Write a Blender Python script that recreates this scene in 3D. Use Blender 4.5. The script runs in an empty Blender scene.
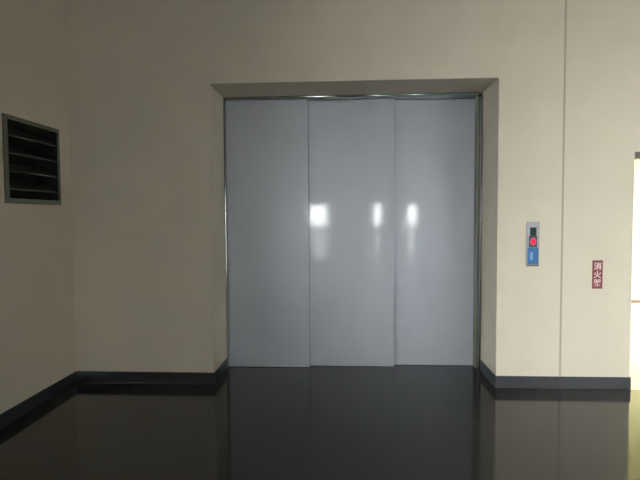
import bpy, bmesh, math
from mathutils import Vector, Matrix

scene = bpy.context.scene
col = scene.collection

# ------------------------------------------------------------------ camera
F_PX, YAW, PITCH, ROLL = 496.42, -0.0558, -0.0467, -0.0064
cam = bpy.data.cameras.new('camera')
cam.sensor_fit = 'HORIZONTAL'; cam.sensor_width = 36.0
cam.lens = F_PX / 640.0 * 36.0
cam.clip_start = 0.02; cam.clip_end = 300
cam_o = bpy.data.objects.new('camera', cam); col.objects.link(cam_o)
fw = Vector((math.sin(YAW)*math.cos(PITCH), math.cos(YAW)*math.cos(PITCH), math.sin(PITCH)))
rt = Vector((math.cos(YAW), -math.sin(YAW), 0)); up = rt.cross(fw)
r2 = rt*math.cos(ROLL) + up*math.sin(ROLL); u2 = up*math.cos(ROLL) - rt*math.sin(ROLL)
mw = Matrix((r2, u2, -fw)).transposed().to_4x4(); mw.translation = (0, -4.3398, 1.5)
cam_o.matrix_world = mw
scene.camera = cam_o

# ------------------------------------------------------------------ sky: even overcast daylight
world = bpy.data.worlds.new('overcast_sky'); scene.world = world
world.use_nodes = True
bg = world.node_tree.nodes['Background']
bg.inputs[0].default_value = (0.995, 1.0, 1.0, 1)
bg.inputs[1].default_value = 58.0

vs = scene.view_settings
vs.view_transform = 'Standard'; vs.look = 'None'; vs.gamma = 1.0; vs.use_curve_mapping = False
vs.exposure = -0.04

def portal(name, center, normal, w, h):
    """light portal filling a window opening: only guides the sky's own light"""
    l = bpy.data.lights.new(name, 'AREA'); l.shape = 'RECTANGLE'; l.size = w; l.size_y = h
    l.cycles.is_portal = True
    o = bpy.data.objects.new(name, l); col.objects.link(o)
    o.location = center
    o.rotation_euler = Vector(normal).to_track_quat('-Z', 'Z').to_euler()
    return o

# ------------------------------------------------------------------ dimensions (metres)
XL = -2.48            # left wall face
OL, OR = -1.205, 1.284  # lift recess
SEAM, XR = 1.827, 2.411
ZT, REC, BH = 2.668, 0.479, 0.109
CEIL = 3.9
YR = -47.0            # rear wall face of the long hall behind the viewer
HL, HR, YLE, YCE = -6.5, 9.0, -4.45, -9.2   # hall side walls; where the lobby's left and right walls end
XC, YS, XE = 2.26, -3.4, 5.4   # corridor right wall face, south wall face, east wall face
DH, DR = 2.03, 3.36   # doorway head, doorway right side
FX, FY = 6.2, 4.34    # far room: right wall, far wall

# ------------------------------------------------------------------ materials
def mat(name, color, rough=0.6, metal=0.0, spec=0.5, coat=0.0, coat_rough=0.1, coat_ior=1.5,
        var=0.0, var_scale=3.0, bump=0.0, bump_scale=60.0, stretch=(1, 1, 1), emit=None, estr=0.0, ior=1.5):
    m = bpy.data.materials.new(name); m.use_nodes = True
    nt = m.node_tree; b = nt.nodes['Principled BSDF']
    b.inputs['Base Color'].default_value = (*color, 1)
    b.inputs['Roughness'].default_value = rough
    b.inputs['Metallic'].default_value = metal
    b.inputs['IOR'].default_value = ior
    b.inputs['Specular IOR Level'].default_value = spec
    b.inputs['Coat Weight'].default_value = coat
    b.inputs['Coat Roughness'].default_value = coat_rough
    b.inputs['Coat IOR'].default_value = coat_ior
    if emit:
        b.inputs['Emission Color'].default_value = (*emit, 1); b.inputs['Emission Strength'].default_value = estr
    if var or bump:
        g = nt.nodes.new('ShaderNodeNewGeometry'); mp = nt.nodes.new('ShaderNodeMapping')
        mp.inputs['Scale'].default_value = stretch
        nt.links.new(g.outputs['Position'], mp.inputs[0])
    if var:
        n = nt.nodes.new('ShaderNodeTexNoise'); n.inputs['Scale'].default_value = var_scale; n.inputs['Detail'].default_value = 5
        nt.links.new(mp.outputs[0], n.inputs['Vector'])
        r = nt.nodes.new('ShaderNodeValToRGB')
        r.color_ramp.elements[0].position = 0.3; r.color_ramp.elements[1].position = 0.7
        r.color_ramp.elements[0].color = (*[c*(1-var) for c in color], 1)
        r.color_ramp.elements[1].color = (*[min(1, c*(1+var)) for c in color], 1)
        nt.links.new(n.outputs['Fac'], r.inputs[0]); nt.links.new(r.outputs[0], b.inputs['Base Color'])
    if bump:
        n = nt.nodes.new('ShaderNodeTexNoise'); n.inputs['Scale'].default_value = bump_scale; n.inputs['Detail'].default_value = 3
        nt.links.new(mp.outputs[0], n.inputs['Vector'])
        bp = nt.nodes.new('ShaderNodeBump'); bp.inputs['Strength'].default_value = bump; bp.inputs['Distance'].default_value = 0.01
        nt.links.new(n.outputs['Fac'], bp.inputs['Height']); nt.links.new(bp.outputs[0], b.inputs['Normal'])
    return m

def glass_mat():
    m = bpy.data.materials.new('window_glass'); m.use_nodes = True; nt = m.node_tree
    nt.nodes.clear()
    out = nt.nodes.new('ShaderNodeOutputMaterial'); mix = nt.nodes.new('ShaderNodeMixShader')
    lw = nt.nodes.new('ShaderNodeLayerWeight'); lw.inputs[0].default_value = 0.5
    pw = nt.nodes.new('ShaderNodeMath'); pw.operation = 'POWER'; pw.inputs[1].default_value = 5.0
    fr = nt.nodes.new('ShaderNodeMath'); fr.operation = 'MULTIPLY_ADD'; fr.inputs[1].default_value = 0.96; fr.inputs[2].default_value = 0.04
    nt.links.new(lw.outputs['Facing'], pw.inputs[0]); nt.links.new(pw.outputs[0], fr.inputs[0])
    tr = nt.nodes.new('ShaderNodeBsdfTransparent'); tr.inputs[0].default_value = (0.95, 0.97, 0.96, 1)
    gl = nt.nodes.new('ShaderNodeBsdfGlossy'); gl.inputs['Roughness'].default_value = 0.0
    nt.links.new(fr.outputs[0], mix.inputs[0]); nt.links.new(tr.outputs[0], mix.inputs[1]); nt.links.new(gl.outputs[0], mix.inputs[2])
    nt.links.new(mix.outputs[0], out.inputs[0])
    return m

def frosted_mat():
    m = bpy.data.materials.new('frosted_glass'); m.use_nodes = True; nt = m.node_tree
    nt.nodes.clear()
    out = nt.nodes.new('ShaderNodeOutputMaterial'); mix = nt.nodes.new('ShaderNodeMixShader'); mix.inputs[0].default_value = 0.35
    tr = nt.nodes.new('ShaderNodeBsdfTranslucent'); tr.inputs[0].default_value = (0.34, 0.345, 0.34, 1)
    df = nt.nodes.new('ShaderNodeBsdfDiffuse'); df.inputs[0].default_value = (0.6, 0.6, 0.58, 1)
    nt.links.new(tr.outputs[0], mix.inputs[1]); nt.links.new(df.outputs[0], mix.inputs[2])
    nt.links.new(mix.outputs[0], out.inputs[0])
    return m

M = dict(
    wall=mat('cream_wall_paint', (0.70, 0.64, 0.53), 0.7, var=0.03, var_scale=2.5, bump=0.08, bump_scale=140),
    low_bounce_wall=mat('low_bounce_dark_wall', (0.13, 0.14, 0.165), 0.6, var=0.05, var_scale=3),  # dark tone invented to keep bounced light off the left side
    ceiling=mat('ceiling_paint', (0.38, 0.37, 0.34), 0.9),
    sealant=mat('wall_joint_sealant', (0.43, 0.385, 0.31), 0.8),
    floor=mat('dark_polished_vinyl', (0.024, 0.0235, 0.022), 0.10, ior=1.42, var=0.10, var_scale=30),
    far_floor=mat('pale_vinyl', (0.62, 0.55, 0.38), 0.2, var=0.04, var_scale=8),
    far_wall=mat('far_room_wall_paint', (0.85, 0.80, 0.47), 0.8),
    base=mat('dark_vinyl_base', (0.030, 0.033, 0.040), 0.32),
    brown=mat('brown_base', (0.13, 0.09, 0.06), 0.5),
    door=mat('grey_painted_steel', (0.47, 0.50, 0.565), 0.42, metal=0.4, coat=1.0, coat_rough=0.06, coat_ior=1.35,
             var=0.05, var_scale=1.6, bump=0.02, bump_scale=5.0),
    steel=mat('brushed_stainless', (0.36, 0.37, 0.36), 0.07, metal=1.0),
    frame=mat('dark_door_frame', (0.13, 0.10, 0.075), 0.4),
    shaft=mat('light_block_grey', (0.12, 0.12, 0.12), 0.9),  # for the panel added behind the doors to stop light
    alu=mat('window_aluminium', (0.30, 0.29, 0.27), 0.35, metal=0.8),
    vent_frame=mat('vent_grey_metal', (0.17, 0.17, 0.145), 0.5, metal=0.2),
    slat=mat('vent_dark_blade', (0.016, 0.017, 0.015), 0.6),
    lit_lip=mat('vent_lit_blade_lip', (0.075, 0.078, 0.065), 0.5),  # lighter than the blade: lit front edges put into the colour
    duct=mat('duct_black', (0.012, 0.012, 0.011), 0.9),
    plate=mat('call_faceplate_steel', (0.30, 0.31, 0.34), 0.4, metal=0.3),
    display=mat('call_dark_display', (0.006, 0.032, 0.026), 0.5, spec=0.2),
    bezel=mat('call_bezel', (0.03, 0.015, 0.03), 0.3),
    red_led=mat('call_red_lamp', (0.10, 0.002, 0.01), 0.5, spec=0.2, emit=(1.0, 0.008, 0.085), estr=0.9),
    pink_ring=mat('call_lamp_ring', (0.3, 0.10, 0.14), 0.5, spec=0.2, emit=(1.0, 0.16, 0.30), estr=0.45),
    blue=mat('call_blue_film', (0.035, 0.15, 0.37), 0.5, spec=0.3),
    button=mat('call_button_white', (0.20, 0.38, 0.62), 0.5, spec=0.3),
    sign=mat('sign_red', (0.21, 0.052, 0.058), 0.5, spec=0.3),
    sign_text=mat('sign_letter_white', (0.80, 0.62, 0.60), 0.5),
    ground=mat('outdoor_paving', (0.36, 0.35, 0.33), 0.9, var=0.08, var_scale=2),
    glass=glass_mat(),
    frosted=frosted_mat(),
)

# ------------------------------------------------------------------ mesh helpers
def add_box(bm, x0, x1, y0, y1, z0, z1):
    v = [bm.verts.new(p) for p in ((x0,y0,z0),(x1,y0,z0),(x1,y1,z0),(x0,y1,z0),(x0,y0,z1),(x1,y0,z1),(x1,y1,z1),(x0,y1,z1))]
    for f in ((0,3,2,1),(4,5,6,7),(0,1,5,4),(1,2,6,5),(2,3,7,6),(3,0,4,7)):
        bm.faces.new([v[i] for i in f])

def add_prism(bm, pts, z0, z1):
    lo = [bm.verts.new((x, y, z0)) for x, y in pts]; hi = [bm.verts.new((x, y, z1)) for x, y in pts]
    n = len(pts)
    bm.faces.new(lo[::-1]); bm.faces.new(hi)
    for i in range(n): bm.faces.new((lo[i], lo[(i+1) % n], hi[(i+1) % n], hi[i]))

def obj(name, bm, m, parent=None, bevel=0.0, seg=3, smooth=False):
    if bevel:
        bmesh.ops.bevel(bm, geom=list(bm.edges), offset=bevel, segments=seg, profile=0.5, affect='EDGES', clamp_overlap=True)
    bmesh.ops.recalc_face_normals(bm, faces=list(bm.faces))
    me = bpy.data.meshes.new(name); bm.to_mesh(me); bm.free()
    me.materials.append(M[m])
    if smooth:
        for p in me.polygons: p.use_smooth = True
    o = bpy.data.objects.new(name, me); col.objects.link(o)
    if parent: o.parent = parent
    return o

def boxes(name, lst, m, parent=None, bevel=0.0, seg=3):
    bm = bmesh.new()
    for b in lst: add_box(bm, *b)
    return obj(name, bm, m, parent, bevel, seg)

def struct(o, label=None, cat=None):
    o['kind'] = 'structure'
    if label: o['label'] = label
    if cat: o['category'] = cat
    return o

def empty(name, loc):
    o = bpy.data.objects.new(name, None); col.objects.link(o); o.location = loc; o.empty_display_size = 0.05
    return o

def thing(o, label, cat, group=None):
    o['label'] = label; o['category'] = cat
    if group: o['group'] = group
    return o

def local(bm, loc):
    bmesh.ops.translate(bm, verts=bm.verts, vec=-Vector(loc)); return bm

def pbox(name, b, m, parent, bevel=0.0, seg=2):
    """one box part in world coordinates under a thing's empty"""
    bm = bmesh.new(); add_box(bm, *b); local(bm, parent.location)
    return obj(name, bm, m, parent, bevel, seg)

# ------------------------------------------------------------------ setting: floors, ceilings, ground
HALL = [(HL-.2, YR-.2), (HR+.2, YR-.2), (XC+.2, YCE), (XC+.2, YLE), (HL-.2, YLE)]   # hall widens on a slant behind the viewer
bm = bmesh.new(); add_prism(bm, HALL, -.1, 0)
add_box(bm, XL-.2, XC+.2, YLE, YS-.2, -.1, 0); add_box(bm, XL-.2, XE+.2, YS-.2, 0, -.1, 0); add_box(bm, OL-.02, OR+.02, 0, .80, -.1, 0)
struct(obj('floor', bm, 'floor'), 'dark glossy vinyl floor of the lift lobby', 'floor')
struct(boxes('floor_far_room', [(XR-.1, FX+.2, 0.0005, FY+.2, -.1, 0)], 'far_floor'),
       'pale floor seen through the doorway at right', 'floor')
bm = bmesh.new(); add_prism(bm, HALL, CEIL, CEIL+.15)
add_box(bm, XL-.2, XC+.2, YLE, YS-.2, CEIL, CEIL+.15); add_box(bm, XL-.2, XE+.2, YS-.2, .95, CEIL, CEIL+.15)
struct(obj('ceiling', bm, 'ceiling'), 'plain ceiling above the lift lobby', 'ceiling')
struct(boxes('ceiling_far_room', [(XR-.2, FX+.2, .15, FY+.2, 3.6, 3.75)], 'ceiling'), 'ceiling of the bright room beyond the doorway', 'ceiling')
struct(boxes('ground', [(-70, 70, -110, 60, -.3, -.12)], 'ground'), 'grey paving outside the building', 'ground')

# ------------------------------------------------------------------ setting: lift wall with recess, joint and doorway
G = 0.009   # half width of the wall joint
struct(boxes('wall_back', [
    (XL-.2, OL, 0, .78, 0, CEIL),                 # left wing and left reveal
    (OL, OR, 0, .78, ZT, CEIL),                   # lintel over the lift doors
    (OR, 1.62, 0, .78, 0, CEIL),                  # right reveal
    (1.62, SEAM-G, 0, .15, 0, CEIL),
    (SEAM+G, XR, 0, .15, 0, CEIL),
    (SEAM-G, SEAM+G, .012, .15, 0, CEIL),
    (XR, DR, 0, .15, DH, CEIL),                   # over the doorway
    (DR, FX+.2, 0, .15, 0, CEIL)], 'wall'),
    'cream painted wall around the recessed lift doors', 'wall')
struct(boxes('trim_1', [(SEAM-G, SEAM+G, .0012, .012, BH, CEIL)], 'sealant'), 'thin vertical joint line in the cream wall right of the lift', 'joint')
struct(boxes('wall_light_block', [(OL-.1, OR+.1, .80, .92, 0, CEIL)], 'shaft'), 'unseen panel behind the lift doors, added to block light', 'wall')  # added backing that stops light behind the doors

# left wall with the vent hole
VY0, VY1, VZ0, VZ1 = -.868, -.170, 1.614, 2.262
vi = .020
struct(boxes('wall_left', [
    (XL-.2, XL, YLE-.2, VY0+vi, 0, CEIL), (XL-.2, XL, VY1-vi, 0, 0, CEIL),
    (XL-.2, XL, VY0+vi, VY1-vi, 0, VZ0+vi), (XL-.2, XL, VY0+vi, VY1-vi, VZ1-vi, CEIL)], 'wall'),
    'cream painted left wall carrying the vent', 'wall')

# long hall behind the viewer: rear wall with far glazed openings, side walls, added side windows
def glazed(name, label, axis, face, a, b, z0, z1, t, splits=(), rails=()):
    """framed window in a wall; axis 'x': runs along x in a wall whose plane is y=face, 'y': runs along y in a wall x=face"""
    def bx(u0, u1, d0, d1, w0, w1):
        return (u0, u1, face+d0, face+d1, w0, w1) if axis == 'x' else (face+d0, face+d1, u0, u1, w0, w1)
    mid = (a+b)/2
    w = struct(empty(name, (mid, face, z0) if axis == 'x' else (face, mid, z0)), label, 'window')
    us = [a] + list(splits) + [b]; zs = [z0] + list(rails) + [z1]
    for k, u in enumerate(us):
        u0 = u if k == 0 else (u-t if k == len(us)-1 else u-t/2)
        pbox('window_frame', bx(u0, u0+t, -.03, .03, z0, z1), 'alu', w)
    for k in range(len(us)-1):
        p0 = us[k] + (t if k == 0 else t/2); p1 = us[k+1] - (t if k == len(us)-2 else t/2)
        for j, z in enumerate(zs):
            w0 = z if j == 0 else (z-t if j == len(zs)-1 else z-t/2)
            pbox('window_rail', bx(p0, p1, -.03, .03, w0, w0+t), 'alu', w)
        for j in range(len(zs)-1):
            q0 = zs[j] + (t if j == 0 else t/2); q1 = zs[j+1] - (t if j == len(zs)-2 else t/2)
            pbox('pane', bx(p0, p1, -.003, .003, q0, q1), 'glass', w)
    return w
RW = [(-4.10, -2.16), (2.74, 3.53), (6.29, 7.20)]
RZ0, RZ1 = .12, 2.72
rb = []; xs = HL-.2
for a, b in RW:
    rb.append((xs, a, YR-.2, YR, 0, CEIL)); rb.append((a, b, YR-.2, YR, RZ1, CEIL)); rb.append((a, b, YR-.2, YR, 0, RZ0)); xs = b
rb.append((xs, HR+.2, YR-.2, YR, 0, CEIL))
struct(boxes('wall_rear', rb, 'wall'), 'cream wall at the far end of the hall behind the viewer', 'wall')
for k, (a, b) in enumerate(RW):
    glazed('window_%d' % (k+1), ['wide daylight window mirrored brightest in the middle lift panel', 'narrow daylight window mirrored right of the brightest one',
           'narrow daylight window mirrored in the right lift panel'][k], 'x', YR-.1, a, b, RZ0, RZ1, .06, rails=(1.4,))
    portal('daylight_portal', ((a+b)/2, YR-.19, (RZ0+RZ1)/2), (0, 1, 0), b-a, RZ1-RZ0)
HY0, HY1, HZ0, HZ1 = -17.5, -7.5, .40, 3.0  # unseen side windows, added to light the right reveal and wall
struct(boxes('wall_hall_left', [(HL-.2, HL, YR-.2, HY0, 0, CEIL), (HL-.2, HL, HY1, YLE, 0, CEIL),
                                (HL-.2, HL, HY0, HY1, 0, HZ0), (HL-.2, HL, HY0, HY1, HZ1, CEIL),
                                (HL, XL-.2, YLE-.2, YLE, 0, CEIL)], 'wall'),
       'cream wall with the added windows on the left of the hall behind the viewer', 'wall')
glazed('window_6', 'long row of unseen side windows added to the hall for fill light', 'y', HL-.1, HY0, HY1, HZ0, HZ1, .05, splits=(-15.0, -12.5, -10.0))
portal('daylight_portal', (HL-.19, (HY0+HY1)/2, (HZ0+HZ1)/2), (1, 0, 0), HY1-HY0, HZ1-HZ0)
bm = bmesh.new(); add_prism(bm, [(XC, YCE), (HR, YR), (HR+.2, YR), (XC+.2, YCE)], 0, CEIL)
struct(obj('wall_hall_right', bm, 'wall'), 'slanting cream wall on the right of the hall behind the viewer', 'wall')

# unseen corridor wall on the right, its dark colour invented to cut bounce, south wall with the big entrance window, east wall
struct(boxes('wall_right', [(XC, XC+.2, YCE, YS, 0, CEIL)], 'low_bounce_wall'), 'unseen wall right of the viewer, made dark to cut bounced light', 'wall')
EX0, EX1, EZ0, EZ1 = 2.50, 4.7, .05, 2.2
struct(boxes('wall_south', [(XC+.2, EX0, YS-.2, YS, 0, CEIL), (EX1, XE+.2, YS-.2, YS, 0, CEIL),
                            (EX0, EX1, YS-.2, YS, EZ1, CEIL), (EX0, EX1, YS-.2, YS, 0, EZ0)], 'wall'),
       'cream wall facing the lift right of the viewer, with the entrance glazing', 'wall')
struct(boxes('wall_east', [(XE, XE+.2, YS, 0, 0, CEIL)], 'wall'), 'cream end wall right of the doorway', 'wall')
w = struct(empty('window_4', ((EX0+EX1)/2, YS-.1, EZ0)), 'large frosted entrance glazing that lights the wall right of the lift', 'window')
t = .05
for b in ((EX0, EX0+t, EZ0, EZ1), (EX1-t, EX1, EZ0, EZ1), (3.575, 3.625, EZ0, EZ1)):
    pbox('window_frame', (b[0], b[1], YS-.13, YS-.07, b[2], b[3]), 'alu', w)
for x0, x1 in ((EX0+t, 3.575), (3.625, EX1-t)):
    pbox('window_frame', (x0, x1, YS-.13, YS-.07, EZ0, EZ0+t), 'alu', w); pbox('window_frame', (x0, x1, YS-.13, YS-.07, EZ1-t, EZ1), 'alu', w)
    bm = bmesh.new()   # single frosted sheet
    bm.faces.new([bm.verts.new(p) for p in ((x0, YS-.1, EZ0+t), (x1, YS-.1, EZ0+t), (x1, YS-.1, EZ1-t), (x0, YS-.1, EZ1-t))])
    obj('pane', local(bm, w.location), 'frosted', w)
portal('daylight_portal', ((EX0+EX1)/2, YS-.19, (EZ0+EZ1)/2), (0, 1, 0), EX1-EX0, EZ1-EZ0)

# far room beyond the doorway
struct(boxes('wall_far_room', [(XR-.2, FX+.2, FY, FY+.2, 0, 3.75)], 'far_wall'), 'bright pale wall seen through the doorway', 'wall')
struct(boxes('wall_far_room_left', [(XR-.2, XR, .15, FY, 0, 3.75)], 'far_wall'), 'side wall of the bright room beyond the doorway', 'wall')
WY0, WY1, WZ0, WZ1 = 1.0, 3.9, .6, 2.4
struct(boxes('wall_far_room_right', [(FX, FX+.2, .15, WY0, 0, 3.75), (FX, FX+.2, WY1, FY, 0, 3.75),
                                     (FX, FX+.2, WY0, WY1, 0, WZ0), (FX, FX+.2, WY0, WY1, WZ1, 3.75)], 'far_wall'),
       'window wall of the bright room beyond the doorway', 'wall')
w = struct(empty('window_5', (FX+.1, (WY0+WY1)/2, WZ0)), 'side window lighting the room beyond the doorway', 'window')
for b in ((WY0, WY0+t, WZ0, WZ1), (WY1-t, WY1, WZ0, WZ1), (2.425, 2.475, WZ0, WZ1)):
    pbox('window_frame', (FX+.07, FX+.13, b[0], b[1], b[2], b[3]), 'alu', w)
for y0, y1 in ((WY0+t, 2.425), (2.475, WY1-t)):
    pbox('window_frame', (FX+.07, FX+.13, y0, y1, WZ0, WZ0+t), 'alu', w); pbox('window_frame', (FX+.07, FX+.13, y0, y1, WZ1-t, WZ1), 'alu', w)
    pbox('pane', (FX+.097, FX+.103, y0, y1, WZ0+t, WZ1-t), 'glass', w)
portal('daylight_portal', (FX+.19, (WY0+WY1)/2, (WZ0+WZ1)/2), (-1, 0, 0), WY1-WY0, WZ1-WZ0)
struct(boxes('baseboard_far_room', [(XR, FX, FY-.015, FY, 0, .055)], 'brown'), 'thin brown baseboard seen through the doorway', 'baseboard')
# doorway head and jamb trim
struct(boxes('trim_2', [(XR+.02, DR-.02, .03, .13, DH-.055, DH), (DR-.03, DR, .03, .13, 0, DH)], 'frame'),
       'dark door head over the bright doorway at the right edge', 'door frame')

# baseboards
def base(name, lst, label):
    bm = bmesh.new()
    for b in lst: add_box(bm, *b)
    struct(obj(name, bm, 'base', None, .003, 2), label, 'baseboard')
T = .008
base('baseboard_left', [(XL, XL+T, YLE-.2, 0, 0, BH)], 'dark baseboard along the left wall under the vent')
base('baseboard_back_left', [(XL+T, OL+T, -T, 0, 0, BH), (OL, OL+T, 0, REC-.002, 0, BH)], 'dark baseboard on the wall left of the lift')
base('baseboard_back_right', [(OR-T, SEAM-.0001, -T, 0, 0, BH), (OR-T, OR, 0, REC-.002, 0, BH)], 'dark baseboard right of the lift up to the wall joint')
base('baseboard_back_doorway', [(SEAM+.0001, XR+T, -T, 0, 0, BH), (XR, XR+T, 0, .03, 0, BH)], 'dark baseboard from the wall joint to the doorway')
base('baseboard_right', [(XC-T, XC, YCE, YS, 0, BH)], 'dark baseboard along the wall right of the viewer')
base('baseboard_rear', [(HL, HR, YR, YR+T, 0, BH)], 'dark baseboard along the rear wall')

# ------------------------------------------------------------------ steel frame round the lift doors
HB, SB_L, SB_R = .022, .012, .036
lf = struct(empty('trim_3', (0, REC, 0)), 'thin stainless steel frame round the lift doors', 'door frame')
pbox('frame_head', (OL, OR, REC, .75, ZT-HB, ZT), 'steel', lf, .010, 5)
pbox('frame_jamb', (OL, OL+SB_L, REC, .75, 0, ZT-HB), 'steel', lf, .004, 4)
pbox('frame_jamb', (OR-.020, OR, REC, .75, 0, ZT-HB), 'steel', lf, .009, 5)
pbox('frame_return', (OR-SB_R, OR-.020, .56, .75, 0, ZT-HB), 'vent_frame', lf, .002, 2)

# ------------------------------------------------------------------ three sliding lift door panels, each a step further back
XD1, XD2 = -.380, .458
panels = [
    (OL+SB_L-.0, XD1+.00, .525, 'left grey steel lift door panel beside the lit left reveal'),
    (XD1-.06, XD2+.00, .585, 'middle grey steel lift door panel with the brightest window reflection'),
    (XD2-.06, OR-SB_R, .645, 'right grey steel lift door panel nearest the call button'),
]
for x0, x1, y, lab in panels:
    bm = bmesh.new(); add_box(bm, x0, x1, y, y+.045, .002, ZT-HB-.002)
    loc = Vector(((x0+x1)/2, y, .002)); local(bm, loc)
    o = obj('sliding_elevator_panel', bm, 'door', None, .004, 3)
    o.location = loc
    thing(o, lab, 'elevator door', 'sliding lift door panels')

# ------------------------------------------------------------------ louvred vent on the left wall
v = thing(empty('air_vent', (XL, (VY0+VY1)/2, VZ0)), 'dark louvred air vent in a grey frame on the left wall', 'vent')
fl, fr_, fb, ft, fx = .045, .024, .038, .032, XL+.012
pbox('frame', (XL, fx, VY0, VY0+fl, VZ0, VZ1), 'vent_frame', v, .003)
pbox('frame', (XL, fx, VY1-fr_, VY1, VZ0, VZ1), 'vent_frame', v, .003)
pbox('frame', (XL, fx, VY0+fl, VY1-fr_, VZ0, VZ0+fb), 'vent_frame', v, .003)
pbox('frame', (XL, fx, VY0+fl, VY1-fr_, VZ1-ft, VZ1), 'vent_frame', v, .003)
pbox('duct_back', (XL-.195, XL-.185, VY0+vi, VY1-vi, VZ0+vi, VZ1-vi), 'duct', v)
for b in ((VY0+vi, VY0+vi+.004, VZ0+vi, VZ1-vi), (VY1-vi-.004, VY1-vi, VZ0+vi, VZ1-vi), (VY0+vi+.004, VY1-vi-.004, VZ0+vi, VZ0+vi+.004), (VY0+vi+.004, VY1-vi-.004, VZ1-vi-.004, VZ1-vi)):
    pbox('duct_side', (XL-.185, XL-.0005, *b), 'duct', v)
ns, pitch = 4, .132
bm = bmesh.new()
prof = [(.0, .0), (.0, -.010), (-.004, -.012), (-.105, .062), (-.105, .070), (-.006, 0.0)]   # (x, z) blade section
yl = (VY1-vi-.006) - (VY0+vi+.006)
ring = [[bm.verts.new((px, sy*yl/2, pz)) for px, pz in prof] for sy in (-1, 1)]
n = len(prof)
for i in range(n): bm.faces.new((ring[0][i], ring[0][(i+1) % n], ring[1][(i+1) % n], ring[1][i]))
bm.faces.new(ring[0][::-1]); bm.faces.new(ring[1])
s0 = obj('slat', bm, 'slat', v)
bm = bmesh.new(); add_box(bm, .0, .004, -yl/2, yl/2, -.011, .001)
lip0 = obj('slat_lip', bm, 'lit_lip', s0, .001, 1)
for k in range(ns):
    s = s0 if k == 0 else s0.copy()
    if k:
        col.objects.link(s); s.parent = v
        lp = lip0.copy(); col.objects.link(lp); lp.parent = s
    s.location = (-.006, 0, .113 + k*pitch)

# ------------------------------------------------------------------ lift call panel
cx = 1.580
c = thing(empty('call_button_panel', (cx, 0, 1.066)), 'slim steel call panel with red lamp and blue lower half right of the lift', 'call panel')
pbox('faceplate', (1.527, 1.633, -.012, 0, 1.066, 1.444), 'plate', c, .003)
pbox('display', (1.553, 1.607, -.016, -.012, 1.325, 1.398), 'display', c, .002)
pbox('lamp_housing', (1.545, 1.613, -.017, -.012, 1.228, 1.325), 'bezel', c, .002)
def disc(name, r0, r1, y0, y1, z, m, parent, n=28):
    bm = bmesh.new()
    rings = []
    for r, y in ((r0, y0), (r1, y1)):
        rings.append([bm.verts.new((cx+r*math.cos(2*math.pi*i/n), y, z+1.25*r*math.sin(2*math.pi*i/n))) for i in range(n)])
    for i in range(n): bm.faces.new((rings[0][i], rings[0][(i+1) % n], rings[1][(i+1) % n], rings[1][i]))
    bm.faces.new(rings[1]); bm.faces.new(rings[0][::-1])
    local(bm, parent.location)
    return obj(name, bm, m, parent)
disc('lamp_ring', .025, .024, -.017, -.021, 1.278, 'pink_ring', c)
disc('red_lamp', .020, .019, -.021, -.024, 1.278, 'red_led', c)
pbox('blue_cover', (1.536, 1.624, -.019, -.012, 1.084, 1.226), 'blue', c, .003)
pbox('button', (1.553, 1.577, -.023, -.019, 1.120, 1.185), 'button', c, .003)
pbox('bottom_shade_strip', (1.530, 1.630, -.020, -.012, 1.066, 1.080), 'frame', c, .002)  # dark strip drawn in for the shadow line at the panel's foot

# ------------------------------------------------------------------ fire extinguisher sign, read downwards
sx, sz = 2.124, .9935
s = thing(empty('fire_extinguisher_sign', (sx, 0, .872)), 'small upright red sign with white characters near the doorway', 'sign')
pbox('plate', (sx-.043, sx+.043, -.004, 0, .872, 1.115), 'sign', s, .0015)
for k, ch in enumerate('消火器'):
    cu = bpy.data.curves.new('character', 'FONT'); cu.body = ch; cu.align_x = 'CENTER'; cu.align_y = 'CENTER'
    cu.size = .066; cu.extrude = .0008; cu.offset = .0012
    to = bpy.data.objects.new('character', cu); col.objects.link(to)
    bpy.context.view_layer.update()
    me = bpy.data.meshes.new_from_object(to.evaluated_get(bpy.context.evaluated_depsgraph_get()))
    bpy.data.objects.remove(to)
    xs_ = [p.co.x for p in me.vertices]; ys_ = [p.co.y for p in me.vertices]
    me.transform(Matrix.Translation((-(max(xs_)+min(xs_))/2, -(max(ys_)+min(ys_))/2, 0)))
    me.materials.clear(); me.materials.append(M['sign_text'])
    o = bpy.data.objects.new('character', me); col.objects.link(o); o.parent = s
    o.rotation_euler = (math.pi/2, 0, 0); o.location = (0, -.0045, sz - .872 + (1-k)*.072)
